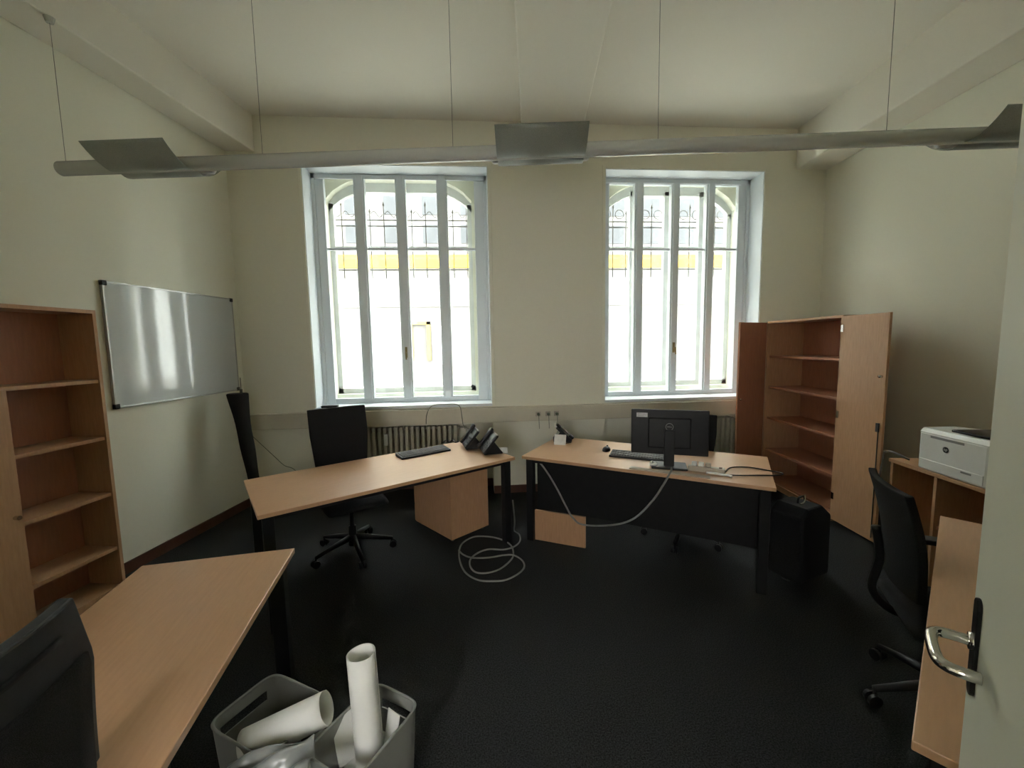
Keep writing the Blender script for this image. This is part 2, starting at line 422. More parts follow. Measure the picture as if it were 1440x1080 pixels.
def radiator(x0, x1, zt, label):
    t_ = thing('radiator', ((x0+x1)/2, YB+.15, 0), 0, label, 'radiator', 'column radiators in the niches')
    w_ = (x1-x0)/2; n = int((x1-x0)/.06)
    mb = MB()
    for i in range(n):
        x = -w_+.06*(i+.5)
        mb.box(x-.019, x+.019, -.07, -.03, .12, zt).box(x-.019, x+.019, .03, .07, .12, zt).box(x-.019, x+.019, -.03, .03, zt-.07, zt).box(x-.019, x+.019, -.03, .03, .12, .19)
    mb.build('columns', RADI, t_, bevel=.008)
    MB().tube([(-w_+.01, 0, zt-.035), (w_-.03, 0, zt-.035)], .018, 10).build('header', RADI, t_, smooth=True)
    MB().tube([(-w_+.01, 0, .155), (w_-.03, 0, .155)], .018, 10).build('header', RADI, t_, smooth=True)
    MB().box(-.35*w_-.02, -.35*w_+.02, -.095, -.07, zt-.20, zt-.07).build('heat_meter', WHITEP, t_, bevel=.004)
    for sx in (-1, 1): MB().box(sx*(w_-.15)-.012, sx*(w_-.15)+.012, -.03, .119, .10, .125).box(sx*(w_-.15)-.012, sx*(w_-.15)+.012, -.03, .03, 0, .125).build('bracket', RADI, t_)
    v = MB().tube([(w_-.03, 0, zt-.035), (w_+.05, 0, zt-.035)], .012, 8).tube([(w_+.03, 0, zt-.035), (w_+.03, -.02, zt-.035)], .018, 12).tube([(w_+.045, 0, zt-.035), (w_+.045, 0, .0)], .008, 8).build('valve', RADI, t_, smooth=True)
radiator(-1.45, -.20, .775, 'cream column radiator in the niche under the left window')
radiator(1.95, 3.05, .76, 'cream column radiator half hidden under the right window')

# ------------------------------------------------------------------ whiteboard
wa = math.atan2(.9863, .1644)
wbx = thing('whiteboard', (-2.683+.003, 3.208, 1.25), wa, 'glossy whiteboard in a thin metal frame on the left wall', 'whiteboard')
WL, WH = 1.225, .925
MB().box(.01, WL-.01, -.020, -.002, .01, WH-.01).build('writing_surface', BOARD, wbx)
MB().box(0, WL, -.024, 0, 0, .012).box(0, WL, -.024, 0, WH-.012, WH).box(0, .012, -.024, 0, 0, WH).box(WL-.012, WL, -.024, 0, 0, WH).build('frame', ALU, wbx, bevel=.002)
for x in (0, WL-.03):
    for z in (0, WH-.03): MB().box(x-.003, x+.033, -.027, .001, z-.003, z+.033).build('corner_cap', PLAST, wbx, bevel=.004)

# ------------------------------------------------------------------ suspended lamp
TA = Vector((-2.50, 2.825, 2.78)); TBv = Vector((3.45, 2.10, 2.78))
ta = math.atan2(TBv.y-TA.y, TBv.x-TA.x); TLn = (TBv-TA).length
lamp = thing('suspended_lamp', TA, ta, 'long pale tube lamp with three grey wings hanging from thin wires', 'lamp')
MB().tube([(0, 0, 0), (TLn, 0, 0)], .041, 24).build('tube', TUBE, lamp, smooth=False)
lamp.children[0].data.polygons.foreach_set('use_smooth', [len(p.vertices) == 4 for p in lamp.children[0].data.polygons])
def wing(x0, x1):
    prof = []
    for i in range(25):
        s_ = -.215+.43*i/24; a = abs(s_)/.215
        z = -.052+.100*a**2.1 + (.018*math.exp(-(a/.16)**2))
        prof.append((s_, z))
    o = MB().grid(lambda u, v: (x0+(x1-x0)*u, prof[round(v*24)][0], prof[round(v*24)][1]), 1, 24).build('reflector', PERF, lamp, smooth=True, solid=.003)
    MB().tube([(x0-.045, .105, .0), (x0-.03, .105, .004), (x1+.03, .105, .004), (x1+.045, .105, .0)], [.010, .022, .022, .010], 12).build('fluorescent_tube', WHITEP, o, smooth=True)
for x0, x1 in ((.36, .84), (2.66, 3.16), (5.25, 5.80)): wing(x0, x1)
def lpt(s_): return s_
for s_, ztop in ((.035, 3.63), (1.26, ZC), (2.40, ZC), (3.58, ZC), (4.84, ZC), (5.90, 3.55)):
    MB().tube([(s_, 0, .035), (s_, 0, ztop-2.78)], .0014, 5).build('suspension_wire', WIRE, lamp)
    MB().lathe([(.018, ztop-2.78-.03), (.026, ztop-2.78)], (s_, 0, 0), 14).build('ceiling_rose', TUBE, lamp)

# ------------------------------------------------------------------ desks
def desk(loc, ang, L, Wd, label, group='beech desks on black legs', modesty=False, H=.74, chamfer=None):
    t_ = thing('desk', (loc[0], loc[1], 0), R(ang), label, 'desk', group)
    mb = MB().box(0, L, 0, Wd, H-.025, H)
    mb.build('desktop', BEECH, t_, bevel=.003)
    fr = MB().box(.05, L-.05, .06, .10, H-.065, H-.025).box(.05, L-.05, Wd-.10, Wd-.06, H-.065, H-.025)
    fr.box(.03, .08, .06, Wd-.06, H-.065, H-.025).box(L-.08, L-.03, .06, Wd-.06, H-.065, H-.025)
    fr.build('frame', BLACK, t_)
    for x in (.025, L-.085):
        for y in (.03, Wd-.09): MB().box(x, x+.06, y, y+.06, 0, H-.025).build('leg', BLACK, t_, bevel=.004)
    if modesty:
        MB().box(.09, L-.09, .115, .133, .27, H-.07).build('modesty_panel', BLACK, t_)
    return t_
deskA = desk((-1.2552, 2.3230), 32.88, 1.83, .80, 'beech desk with two phones and a black keyboard, left window behind it')
deskB = desk((.3384, 3.3439), -32.97, 1.80, .80, 'beech desk with a black front panel and the monitor on it', modesty=True)
deskC = desk((-1.4822, 1.8300), -81.8, 1.03, .609, 'empty beech table in the left foreground beside the white bins')
deskD = desk((2.387, 1.883), 217.8, 1.78, .75, 'narrow view of a beech desk behind the open door')

# ------------------------------------------------------------------ pedestal and board
pd = thing('drawer_pedestal', (-.231-.03, 3.364-.02, 0), R(39.7), 'beech pedestal on castors under the right end of the left desk', 'pedestal')
MB().box(0, .41, 0, .566, .035, .595).build('carcass', BEECHV, pd, bevel=.002)
MB().box(.0, .41, .566, .582, .04, .20).build('drawer', BEECHV, pd, bevel=.002)
MB().box(.0, .41, .566, .582, .205, .40).build('drawer', BEECHV, pd, bevel=.002)
MB().box(.0, .41, .566, .582, .405, .595).build('drawer', BEECHV, pd, bevel=.002)
for x in (.04, .37):
    for y in (.05, .52): MB().tube([(x-.01, y, .018), (x+.01, y, .018)], .018, 14).box(x-.01, x+.01, y-.01, y+.01, .018, .036).build('castor', PLAST, pd)
brd = thing('wooden_panel', (.433, 3.376-.015, 0), math.atan2(3.166-3.376, .834-.433), 'small beech panel standing on edge before the black desk front', 'panel')
MB().box(0, .45, 0, .022, 0, .262).build('board', BEECHV, brd, bevel=.002)

# ------------------------------------------------------------------ cabinets
# left wall bookcase
la = math.atan2(.9863, .1644)
bc = thing('bookcase', (-2.620, 1.905, 0), la, 'tall beech cabinet with open shelves on the left wall by the whiteboard', 'cabinet')
BW, BD, BH = 1.0, .262, 1.935      # local x along the wall, local +y towards the wall, front at y=0
MB().box(0, .02, 0, BD, 0, BH).build('side_panel', BEECHV, bc)
MB().box(BW-.02, BW, 0, BD, 0, BH).build('side_panel', BEECHV, bc)
MB().box(.02, BW-.02, 0, BD, BH-.022, BH).build('top_panel', BEECHV, bc)
MB().box(.02, BW-.02, .02, BD, 0, .075).build('plinth', BEECHV, bc)
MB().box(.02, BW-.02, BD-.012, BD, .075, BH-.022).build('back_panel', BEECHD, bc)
for z in (.075, .345, .72, 1.10, 1.478): MB().box(.02, BW-.02, .012, BD-.012, z-.011, z+.011).build('shelf', BEECHV, bc)
dr = MB().box(.002, .498, -.02, -.001, .03, 1.475).build('door', BEECHV, bc, bevel=.002)
MB().tube([(.465, -.02, .78), (.465, -.045, .78)], .012, 12).build('lock', STEEL, dr)

# right wall cupboard with opened doors
ra = math.atan2(-.9955, -.0945)+R(.8)
cb = thing('cupboard', (3.285, 4.462, 0), ra, 'tall beech cupboard with both doors open and empty shelves on the right', 'cabinet')
CW, CD, CH = 1.075, .42, 1.855
# local x runs from the back corner towards the camera; +y towards the wall
MB().box(0, .02, 0, CD, 0, CH).build('side_panel', BEECHV, cb)
MB().box(CW-.02, CW, 0, CD, 0, CH).build('side_panel', BEECHV, cb)
MB().box(.0, CW, -.0, CD, CH, CH+.022).build('top_panel', BEECHV, cb)
MB().box(.02, CW-.02, .02, CD, 0, .06).build('plinth', BEECHV, cb)
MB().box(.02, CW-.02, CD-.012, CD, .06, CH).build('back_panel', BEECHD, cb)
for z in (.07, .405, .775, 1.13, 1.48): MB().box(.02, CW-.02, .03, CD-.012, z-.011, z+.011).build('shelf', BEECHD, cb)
# near door, swung right round
d1 = MB().box(0, .475, -.011, .009, .03, CH+.01).build('door', BEECHV, cb, bevel=.002)
d1.location = (CW+.004, -.004, 0); d1.rotation_euler = (0, 0, R(-1.5))
for z in (.25, 1.0, 1.76): MB().box(.004, .03, -.018, -.011, z-.03, z+.03).build('hinge', STEEL, d1)
MB().tube([(.44, -.011, 1.37), (.44, -.035, 1.37)], .011, 12).build('knob', STEEL, d1, smooth=True)
MB().box(.425, .45, -.022, -.011, .93, 1.0).tube([(.445, -.016, .06), (.445, -.016, .93)], .004, 6).build('lock_rod', LOGO, d1)
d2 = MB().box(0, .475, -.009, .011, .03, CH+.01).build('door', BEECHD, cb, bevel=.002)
d2.location = (.0, -.012, 0); d2.rotation_euler = (0, 0, R(-63))
MB().tube([(.44, .011, 1.02), (.44, .03, 1.02)], .011, 12).build('knob', STEEL, d2, smooth=True)

# low cabinet under the printer
pa = math.atan2(-.99, -.16)
pc = thing('low_cabinet', (3.035, 2.74, 0), pa, 'low open beech cabinet that carries the white printer', 'cabinet')
PH = .78
MB().box(-.01, .96, -.012, .46, PH-.025, PH).build('top_panel', BEECHV, pc, bevel=.002)
for x in (0, .34, .93): MB().box(x, x+.02, 0, .45, 0, PH-.025).build('side_panel', BEECHV, pc)
MB().box(.02, .93, .438, .45, .05, PH-.025).build('back_panel', BEECHD, pc)
MB().box(.02, .34, .02, .438, .05, .07).box(.36, .93, .02, .438, .05, .07).build('bottom_panel', BEECHD, pc)
MB().box(.36, .93, .02, .438, .40, .42).build('shelf', BEECHD, pc)
MB().box(.02, .93, .02, .04, 0, .05).build('plinth', REDB, pc)

# printer
pr = thing('printer', (2.995, 2.525, PH), pa, 'white laser printer on the low cabinet beside the open door', 'printer')
PW, PD2, PZ = .44, .38, .285
MB().box(0, PW, 0, PD2, .0, PZ-.03).build('housing', WHITEP, pr, bevel=.012)
MB().prism([(.0, PZ-.03), (.02, PZ-.005), (PD2*.55, PZ), (PD2, PZ-.02), (PD2, PZ-.035), (0, PZ-.035)], 'x', .0, PW).build('top_cover', WHITEP, pr, bevel=.006)
MB().box(.16, PW-.01, .05, PD2*.8, PZ-.004, PZ+.012).build('output_tray', PLAST, pr, bevel=.004)
MB().box(.012, PW-.012, -.006, .0, .012, .075).build('paper_drawer', WHITEP, pr, bevel=.003)
MB().box(.30, .36, -.009, -.006, .055, .067).build('drawer_grip', LOGOL, pr)
Mx = Matrix.Translation((.19, -.0015, .17)) @ Matrix.Rotation(R(90), 4, 'X')
lg = MB().lathe([(.019, 0), (.019, .002)], n=24).build('round_logo', LOGO, pr); lg.matrix_local = Mx
text_mesh('hp', .026, 'logo_letters', WHITEP, lg, Matrix.Translation((0, .002, .0025)))
MB().box(.08, .30, -.001, .003, .225, .240).build('control_strip', LOGOL, pr)

# ------------------------------------------------------------------ office chairs
def chair(loc, rz, label, back_h=(.62, 1.12), back_w=.45, arms=False, slot=False, seat_z=.47, spin=0, tilt=.06, group='black swivel office chairs'):
    """faces local -y"""
    t_ = thing('office_chair', (loc[0], loc[1], 0), rz, label, 'chair', group)
    for k_ in range(5):
        a = spin+k_*2*PI/5
        M = Matrix.Rotation(a, 4, 'Z')
        mb = MB(); pts = [M @ Vector(p) for p in ((.02, 0, .13), (.16, 0, .105), (.31, 0, .075))]
        mb.tube(pts, [.026, .020, .014], 10)
        lg_ = mb.build('base_leg', PLAST, t_, smooth=True)
        mb = MB()
        for s_ in (-.016, .016):
            c0 = M @ Vector((.312, s_-.008, .028)); c1 = M @ Vector((.312, s_+.008, .028))
            mb.tube([c0, c1], .028, 14)
        mb.tube([M @ Vector((.305, 0, .03)), M @ Vector((.305, 0, .085))], .008, 8)
        mb.build('castor', PLAST, lg_)
    MB().tube([(0, 0, .06), (0, 0, .22), (0, 0, .221), (0, 0, seat_z-.07)], [.034, .030, .018, .018], 14).build('gas_column', PLAST, t_, smooth=True)
    MB().box(-.09, .09, -.10, .14, seat_z-.085, seat_z-.045).build('mechanism', PLAST, t_, bevel=.01)
    def seat(u, v):
        x = -.24+.48*u; y = -.24+.47*v
        e = max(abs(2*u-1), abs(2*v-1))
        return (x*(1-.06*(abs(2*v-1)**4)), y, seat_z+.012-.03*e**6+(-.02*(1-v)**4))
    mb = MB()
    n = 12
    top = [[mb.bm.verts.new(Vector(seat(i/n, j/n))) for j in range(n+1)] for i in range(n+1)]
    bot = [[mb.bm.verts.new(Vector((seat(i/n, j/n)[0]*.93, seat(i/n, j/n)[1]*.93, seat_z-.05))) for j in range(n+1)] for i in range(n+1)]
    for i in range(n):
        for j in range(n):
            mb.bm.faces.new((top[i][j], top[i+1][j], top[i+1][j+1], top[i][j+1]))
            mb.bm.faces.new((bot[i][j], bot[i][j+1], bot[i+1][j+1], bot[i+1][j]))
    for i in range(n):
        for (A, B) in (((i, 0), (i+1, 0)), ((i+1, n), (i, n)), ((0, i+1), (0, i)), ((n, i), (n, i+1))):
            mb.bm.faces.new((top[A[0]][A[1]], bot[A[0]][A[1]], bot[B[0]][B[1]], top[B[0]][B[1]]))
    mb.build('seat', FABRIC, t_, smooth=True)
    z0, z1 = back_h
    def bk(u, v, off=0):
        w_ = back_w*(.86+.14*min(1, v*1.6)) if not slot else back_w*(.94+.12*math.sin(PI*min(1, .2+v*.62))-.22*max(0, v-.72)/.28)
        x = (u-.5)*w_
        y = .245+(v-.3)*tilt*2*(z1-z0) - .035*(1-(2*u-1)**2)*.0 + .03*(2*u-1)**2*-1 + .02*math.sin(v*PI)*-1 + off
        return (x, y, z0+(z1-z0)*v)
    nu, nv = 16, 20
    slotcell = (lambda i, j: False)
    mb = MB()
    F_ = [[mb.bm.verts.new(Vector(bk(i/nu, j/nv, -.016))) for j in range(nv+1)] for i in range(nu+1)]
    B_ = [[mb.bm.verts.new(Vector(bk(i/nu, j/nv, .016))) for j in range(nv+1)] for i in range(nu+1)]
    for i in range(nu):
        for j in range(nv):
            if slotcell(i, j): continue
            mb.bm.faces.new((F_[i][j], F_[i+1][j], F_[i+1][j+1], F_[i][j+1]))
            mb.bm.faces.new((B_[i][j], B_[i][j+1], B_[i+1][j+1], B_[i+1][j]))
    def rim(a, b): mb.bm.faces.new((F_[a[0]][a[1]], B_[a[0]][a[1]], B_[b[0]][b[1]], F_[b[0]][b[1]]))
    for i in range(nu): rim((i, 0), (i+1, 0)); rim((i+1, nv), (i, nv))
    for j in range(nv): rim((0, j+1), (0, j)); rim((nu, j), (nu, j+1))
    bo = mb.build('backrest', CHARC if slot else FABRIC, t_, bevel=.006)
    if slot:                                         # woven panel below the grip slot
        mb = MB(); mb.grid(lambda u, v: bk(.06+.88*u, .03+.74*v, .021), 10, 14)
        mb.build('woven_panel', FABRIC, bo, smooth=True, solid=.006)
        mb = MB(); mb.grid(lambda u, v: bk(.17+.66*u, .885+.026*v, .0205), 10, 2)
        mb.build('grip_slot', BLACK, bo, smooth=True, solid=.003)
    mb = MB().tube(spline([(0, .06, seat_z-.06), (0, .22, seat_z-.05), (0, .30, seat_z+.04), (0, .272+tilt*.1, z0+.10), (0, .27+tilt*.4, z0+.25)]), .018, 10)
    mb.build('back_support', PLAST, t_, smooth=True)
    if arms:
        for sx in (-1, 1):
            x = sx*.285
            mb = MB().tube(spline([(sx*.10, .04, seat_z-.065), (sx*.24, .04, seat_z-.06), (x, .045, seat_z-.03), (x, .05, seat_z+.08), (x, .05, seat_z+.19)]), .017, 10)
            ar = mb.build('armrest', PLAST, t_, smooth=True)
            MB().box(x-.04, x+.04, -.13, .13, seat_z+.185, seat_z+.21).build('arm_pad', PLAST, ar, bevel=.01)
    return t_
chair((-1.06, 3.32), R(32.9), 'black swivel chair with a square back, tucked behind the left desk', back_h=(.60, 1.165), back_w=.46, spin=R(10-32.9))
chair((1.70, 3.25), R(-32.97), 'black swivel chair mostly hidden behind the monitor', back_h=(.58, 1.03), back_w=.47, spin=R(50))
chair((-1.10, .69), R(-88), 'charcoal chair with a grip slot, cut off at the lower left edge', back_h=(.56, 1.165), back_w=.46, slot=True, spin=.3, tilt=.03)
chair((2.065, 1.525), R(60), 'black swivel chair with armrests pulled up to the desk by the door', back_h=(.56, 1.03), back_w=.42, arms=True, spin=R(107), tilt=.08)

# ------------------------------------------------------------------ dark case, corner bag
ca = thing('wheeled_case', (2.22, 2.60, 0), R(20), 'black wheeled case standing at the right end of the monitor desk', 'case')
MB().prism([(-.17, .03), (.17, .03), (.165, .46), (.06, .54), (-.10, .54), (-.165, .49)], 'y', -.11, .11).build('body', FABRIC, ca, bevel=.018)
MB().tube(spline([(-.04, 0, .53), (-.03, 0, .575), (.03, 0, .575), (.04, 0, .53)]), .008, 8).build('grip', PLAST, ca, smooth=True)
MB().tube(spline([(-.06, -.03, .548), (-.03, -.035, .555), (-.01, -.03, .575), (.0, -.02, .60)]), .006, 8).build('clasp', STEEL, ca, smooth=True)
for x in (-.12, .12): MB().tube([(x, -.02, .03), (x, .02, .03)], .03, 14).build('wheel', PLAST, ca)

bg_ = thing('stand_bag', (-2.13, 4.02, 0), 0, 'tall narrow black fabric bag leaning in the left corner beside the whiteboard', 'bag')
def bagp(u, v):
    z = 1.245*v; w_ = .055+.005*math.sin(v*14)+(.035*max(0, (v-.45)/.55)**1.5)
    c_ = Vector((-.165*v, .06*v, z)); a = u*2*PI
    return c_+Vector((w_*math.cos(a), w_*.8*math.sin(a), 0))
MB().grid(bagp, 20, 26).build('sleeve', FABRIC, bg_, smooth=True)
mb = MB(); mb.prism([( -.165+.088*math.cos(k*PI/10), .06+.07*math.sin(k*PI/10)) for k in range(20)], 'z', 1.235, 1.25); mb.build('lid', FABRIC, bg_)
MB().tube([(-.13, .06, 1.24), (-.128, .06, 1.29)], .012, 10).tube([(-.128, .06, 1.29), (-.127, .06, 1.40)], .003, 6).build('rod', PLAST, bg_)

# ------------------------------------------------------------------ things on desks
DZ = .74
def on_desk(dk, u, v, rz=0):
    a = dk.rotation_euler.z
    return (dk.location.x+u*math.cos(a)-v*math.sin(a), dk.location.y+u*math.sin(a)+v*math.cos(a), DZ), a+rz
def keyboard(loc, rz, label):
    t_ = thing('keyboard', loc, rz, label, 'keyboard', 'black keyboards on the desks')
    MB().prism([(-.075, 0), (.075, 0), (.075, .030), (-.075, .016)], 'x', -.225, .225).build('case', PLAST, t_, bevel=.003)
    mb = MB()
    for r_ in range(5):
        y = -.060+.024*r_; z = .016+(y+.075)*.0933
        for c_ in range(20):
            x = -.213+.0213*c_
            mb.box(x+.001, x+.0195, y+.001, y+.020, z-.002, z+.007)
    mb.build('keys', KEYS, t_)
    return t_
l, a = (-.495, 3.545, DZ), R(31.5)
keyboard(l, a, 'black keyboard lying on the left desk beside the two phones')
keyboard((1.275, 3.165, DZ), R(-29), 'black keyboard lying behind the monitor stand on the right desk')
ms = thing('mouse', (1.085, 3.41, DZ), R(-33), 'black mouse at the left end of the keyboard by the monitor', 'mouse')
def msf(u, v):
    a = u*2*PI; ph = v*PI/2
    return (.033*math.cos(a)*math.cos(ph), .055*math.sin(a)*math.cos(ph), .036*math.sin(ph)**.8+.0)
MB().grid(msf, 20, 8).build('shell', PLAST, ms, smooth=True)
MB().tube([(-.006, .03, .033), (.006, .03, .033)], .008, 12).build('wheel', KEYS, ms)

def phone(loc, rz, label, note=False, steep=55, parts=None):
    """user sits at local -y"""
    t_ = thing('desk_phone', loc, rz, label, 'telephone', 'black desk telephones')
    s_ = R(steep); c_, sn = math.cos(s_), math.sin(s_)
    def sl(y, h): return (y*c_ - h*sn - .06, y*sn + h*c_ + .012)   # along-slope / above-slope to (y,z)
    def slab(x0, x1, ya, yb, h0, h1): 
        return MB().prism([sl(ya, h0), sl(yb, h0), sl(yb, h1), sl(ya, h1)], 'x', x0, x1)
    slab(-.115, .115, 0, .19, 0, .022).build('body', PLAST, t_, bevel=.005)
    # foot wedge
    MB().prism([(-.06, 0), (.10, 0), (.10, .012), sl(.13, 0), sl(.0, 0)], 'x', -.08, .08).build('foot', PLAST, t_, bevel=.003)
    slab(-.03, .10, .125, .18, .022, .026).build('display', SCREEN, t_)
    mb = MB()
    for i in range(4):
        for j in range(4):
            y = .020+.024*j; x = -.028+.033*i
            mb.prism([sl(y, .022), sl(y+.015, .022), sl(y+.015, .028), sl(y, .028)], 'x', x, x+.022)
    mb.build('keypad', LOGO, t_)
    hs = slab(-.108, -.055, .0, .205, .030, .046).build('handset', PLAST, t_, bevel=.008)
    slab(-.112, -.052, .0, .05, .022, .05).build('mouthpiece', PLAST, hs, bevel=.009)
    slab(-.112, -.052, .155, .208, .022, .05).build('earpiece', PLAST, hs, bevel=.009)
    slab(-.113, .113, .188, .196, .003, .020).build('silver_edge', ALU, t_)
    if note:
        slab(.135, .24, -.0, .10, .0, .001)
    mb = MB().tube(spline([(-.08, -.065+.0, .02), (-.11, -.06, .006), (-.14, .0, .006), (-.13, .06, .006), (-.08, .08, .02)]), .004, 6)
    mb.build('cord', DARKC, t_, smooth=True)
    return t_
phone((-.085, 3.70, DZ), R(-80), 'black desk phone standing nearest the left window, back one of the pair', steep=50)
phone((.075, 3.50, DZ), R(-80), 'black desk phone at the right end of the left desk, front one of the pair', steep=50)
phone((.80, 3.84, DZ), R(82), 'black desk phone with a white card on the back corner of the monitor desk', steep=42)
nt_ = thing('paper_card', (.725, 3.665, DZ), R(-20), 'small white card leaning on the phone on the monitor desk', 'card')
cdm = MB().prism([(-.0, .0), (.055, .085), (.0565, .084), (.0015, -.0)], 'x', -.055, .055).build('card', LABEL, nt_)
for (x, y, rz, lab) in ((.055, 3.675, 20, 'small white card between the two phones on the left desk'), (.185, 3.475, -5, 'small white card at the foot of the front phone on the left desk')):
    c2 = thing('paper_card', (x, y, DZ), R(rz), lab, 'card')
    MB().prism([(-.02, 0), (.0, .045), (.02, 0), (.0185, 0), (0, .043), (-.0185, 0)], 'x', -.045, .045).build('card', LABEL, c2)
cc = tag(MB().tube(spline([(-.37, 3.90, DZ+.004), (-.33, 3.93, DZ+.018), (-.30, 3.91, DZ+.006), (-.27, 3.94, DZ+.016), (-.24, 3.90, DZ+.004), (-.21, 3.92, DZ+.006)]), .0055, 6).build('adapter_cord', DARKC, smooth=True), 'short black coiled cord behind the phones on the left desk', 'cord')

# monitor, seen from behind
mo = thing('monitor', (1.395, 2.885, DZ), R(-22), 'black flat monitor seen from behind on the right desk', 'monitor')
MW, MZ0, MZ1 = .545, .085, .425
MB().box(-MW/2, MW/2, .03, .052, MZ0, MZ1).build('screen_case', PLAST, mo, bevel=.006)
MB().box(-MW/2+.01, MW/2-.01, .052, .0535, MZ0+.012, MZ1-.012).build('screen', SCREEN, mo)
MB().box(-.15, .15, .012, .03, MZ0+.05, MZ1-.06).build('rear_bulge', PLAST, mo, bevel=.01)
MB().box(-.035, .035, -.02, .012, .01, .28).build('stand_neck', PLAST, mo, bevel=.004)
MB().prism([(-.125, -.08), (.125, -.08), (.125, .10), (-.125, .10)], 'z', 0, .014).build('stand_base', PLAST, mo, bevel=.005)
ri = MB().tube([(.026*math.cos(k*PI/12), 0, .026*math.sin(k*PI/12)) for k in range(24)], .002, 6, closed=True).build('round_logo', LOGOL, mo)
ri.location = (0, .011, .30)
text_mesh('DELL', .017, 'logo_letters', LOGOL, ri, Matrix.Rotation(R(90), 4, 'X'))
ml = MB().box(-.235, -.155, .0285, .03, .365, .398).build('asset_label', LABEL, mo)
mb = MB()
for i, w_ in enumerate((.05, .06, .04)): mb.box(-.225, -.225+w_, .0280, .0285, .389-.008*i, .391-.008*i)
mb.build('print_lines', LOGOL, ml)

# clutter by the monitor foot
ps = thing('power_strip', (1.50, 2.80, DZ), R(-33), 'beige power strip with white plugs beside the monitor foot', 'power strip')
MB().box(-.0, .24, -.025, .025, 0, .038).build('strip_body', STRIP, ps, bevel=.006)
for x in (.04, .085, .13): MB().box(x-.018, x+.018, -.02, .02, .038, .066).build('plug', WHITEP if x < .1 else STRIP, ps, bevel=.006)
MB().box(.20, .22, -.012, .012, .038, .042).build('switch', REDB, ps)
fd = tag(MB().box(-.26, .28, -.026, .026, 0, .006).build('cable_tray_strip', STRIP, bevel=.001), 'flat brown cardboard strip along the front edge of the monitor desk', 'strip')
fd.location = (1.322, 2.762, DZ); fd.rotation_euler = (0, 0, R(-33))
wp = tag(MB().tube(spline([(1.30, 2.945, DZ+.012), (1.285, 2.93, DZ+.03), (1.27, 2.91, DZ+.012), (1.30, 2.90, DZ+.022), (1.285, 2.955, DZ+.02)]), .011, 8).build('cable_end', WHITEP, smooth=True), 'white bundled cable end left of the monitor foot', 'cable')
wq = tag(MB().tube(spline([(1.575, 2.69, DZ+.010), (1.62, 2.65, DZ+.014), (1.66, 2.63, DZ+.010), (1.70, 2.59, DZ+.010)]), .009, 8).build('cable_end', WHITEP, smooth=True), 'white cable plug lying right of the power strip near the desk front', 'cable')

# ------------------------------------------------------------------ cables
def cable(name, pts, r, mt, label, closed=False, n=8):
    return tag(MB().tube(spline(pts, n, closed), r, 8, closed=closed).build(name, mt, smooth=True), label, 'cable')
cable('desk_cable', [(1.72, 2.70, DZ+.006), (1.82, 2.79, DZ+.006), (1.95, 2.78, DZ+.006), (2.05, 2.67, DZ+.006), (2.085, 2.62, DZ+.006), (2.04, 2.585, DZ+.006), (1.90, 2.60, DZ+.006), (1.75, 2.62, DZ+.006), (1.66, 2.66, DZ+.006)], .0045, DARKC, 'dark looped cable on the right end of the monitor desk')
fl = .006
cable('coiled_cable', [(0.27, 3.50, .30), (0.285, 3.52, .10), (0.281, 3.53, fl), (0.318, 3.449, fl), (0.311, 3.325, fl), (0.251, 3.235, fl), (0.165, 3.198, fl), (0.047, 3.211, fl+.004), (-0.044, 3.158, fl+.006), (-0.101, 3.061, fl+.008), (-0.099, 2.964, fl), (-0.052, 2.882, fl), (0.038, 2.872, fl), (0.131, 2.922, fl), (0.217, 3.042, fl), (0.24, 3.135, fl+.008), (0.225, 3.257, fl+.008), (0.157, 3.374, fl), (0.053, 3.438, fl), (-0.074, 3.453, fl), (-0.167, 3.361, fl), (-0.195, 3.23, fl), (-0.182, 3.054, fl), (-0.134, 2.891, fl), (-0.044, 2.787, fl), (0.059, 2.761, fl), (0.154, 2.765, fl), (0.249, 2.833, fl), (0.303, 2.918, fl), (0.297, 3.016, fl), (0.237, 3.082, fl+.01), (0.158, 3.091, fl+.01), (0.043, 3.079, fl+.004), (-0.088, 3.077, fl+.012), (-0.159, 3.136, fl+.01), (-0.198, 3.203, fl+.012)],
      .0065, GREYC, 'grey cable coiled in loops on the carpet between the two desks')
cable('hanging_cable', [(.43, 3.375, DZ-.03), (.47, 3.345, .70), (.54, 3.298, .615), (.618, 3.247, .479), (.685, 3.205, .34), (.73, 3.18, .26), (.80, 3.13, .215), (.982, 2.99, .262), (1.116, 2.864, .36), (1.22, 2.782, .518), (1.280, 2.725, .663), (1.305, 2.695, .745), (1.34, 2.73, .765), (1.375, 2.80, .76)],
      .0075, GREYC, 'grey cable sagging in front of the black desk panel')
cable('wall_cable', [(-2.43, 4.43, .822), (-2.36, 4.46, .72), (-2.275, 4.46, .626), (-2.17, 4.46, .51), (-2.09, 4.46, .426), (-2.0, 4.48, .37), (-1.9, 4.49, .20), (-1.88, 4.49, .01)],
      .0035, GREENC, 'thin green wire running down the back wall in the left corner')
cable('sill_cable', [(-.58, 4.425, .83), (-.57, 4.425, .93), (-.53, 4.43, 1.01), (-.47, 4.45, 1.034), (-.38, 4.46, 1.034), (-.26, 4.45, 1.034), (-.21, 4.43, 1.00), (-.195, 4.425, .90), (-.18, 4.43, .80), (-.12, 4.44, .76)],
      .004, GREENC, 'thin wire looped over the sill of the left window above the radiator')
cable('printer_cable', [(3.02, 2.60, PH+.03), (2.96, 2.66, PH+.07), (2.98, 2.74, PH+.05), (3.03, 2.80, PH-.05), (3.05, 2.84, .45), (3.2, 2.84, .1)],
      .007, GREYC, 'grey cable hanging off the left end of the printer cabinet')
dv = thing('remote_control', (-1.60, YB-.002, ZS), R(4), 'small black device lying on the sill behind the left chair', 'device')
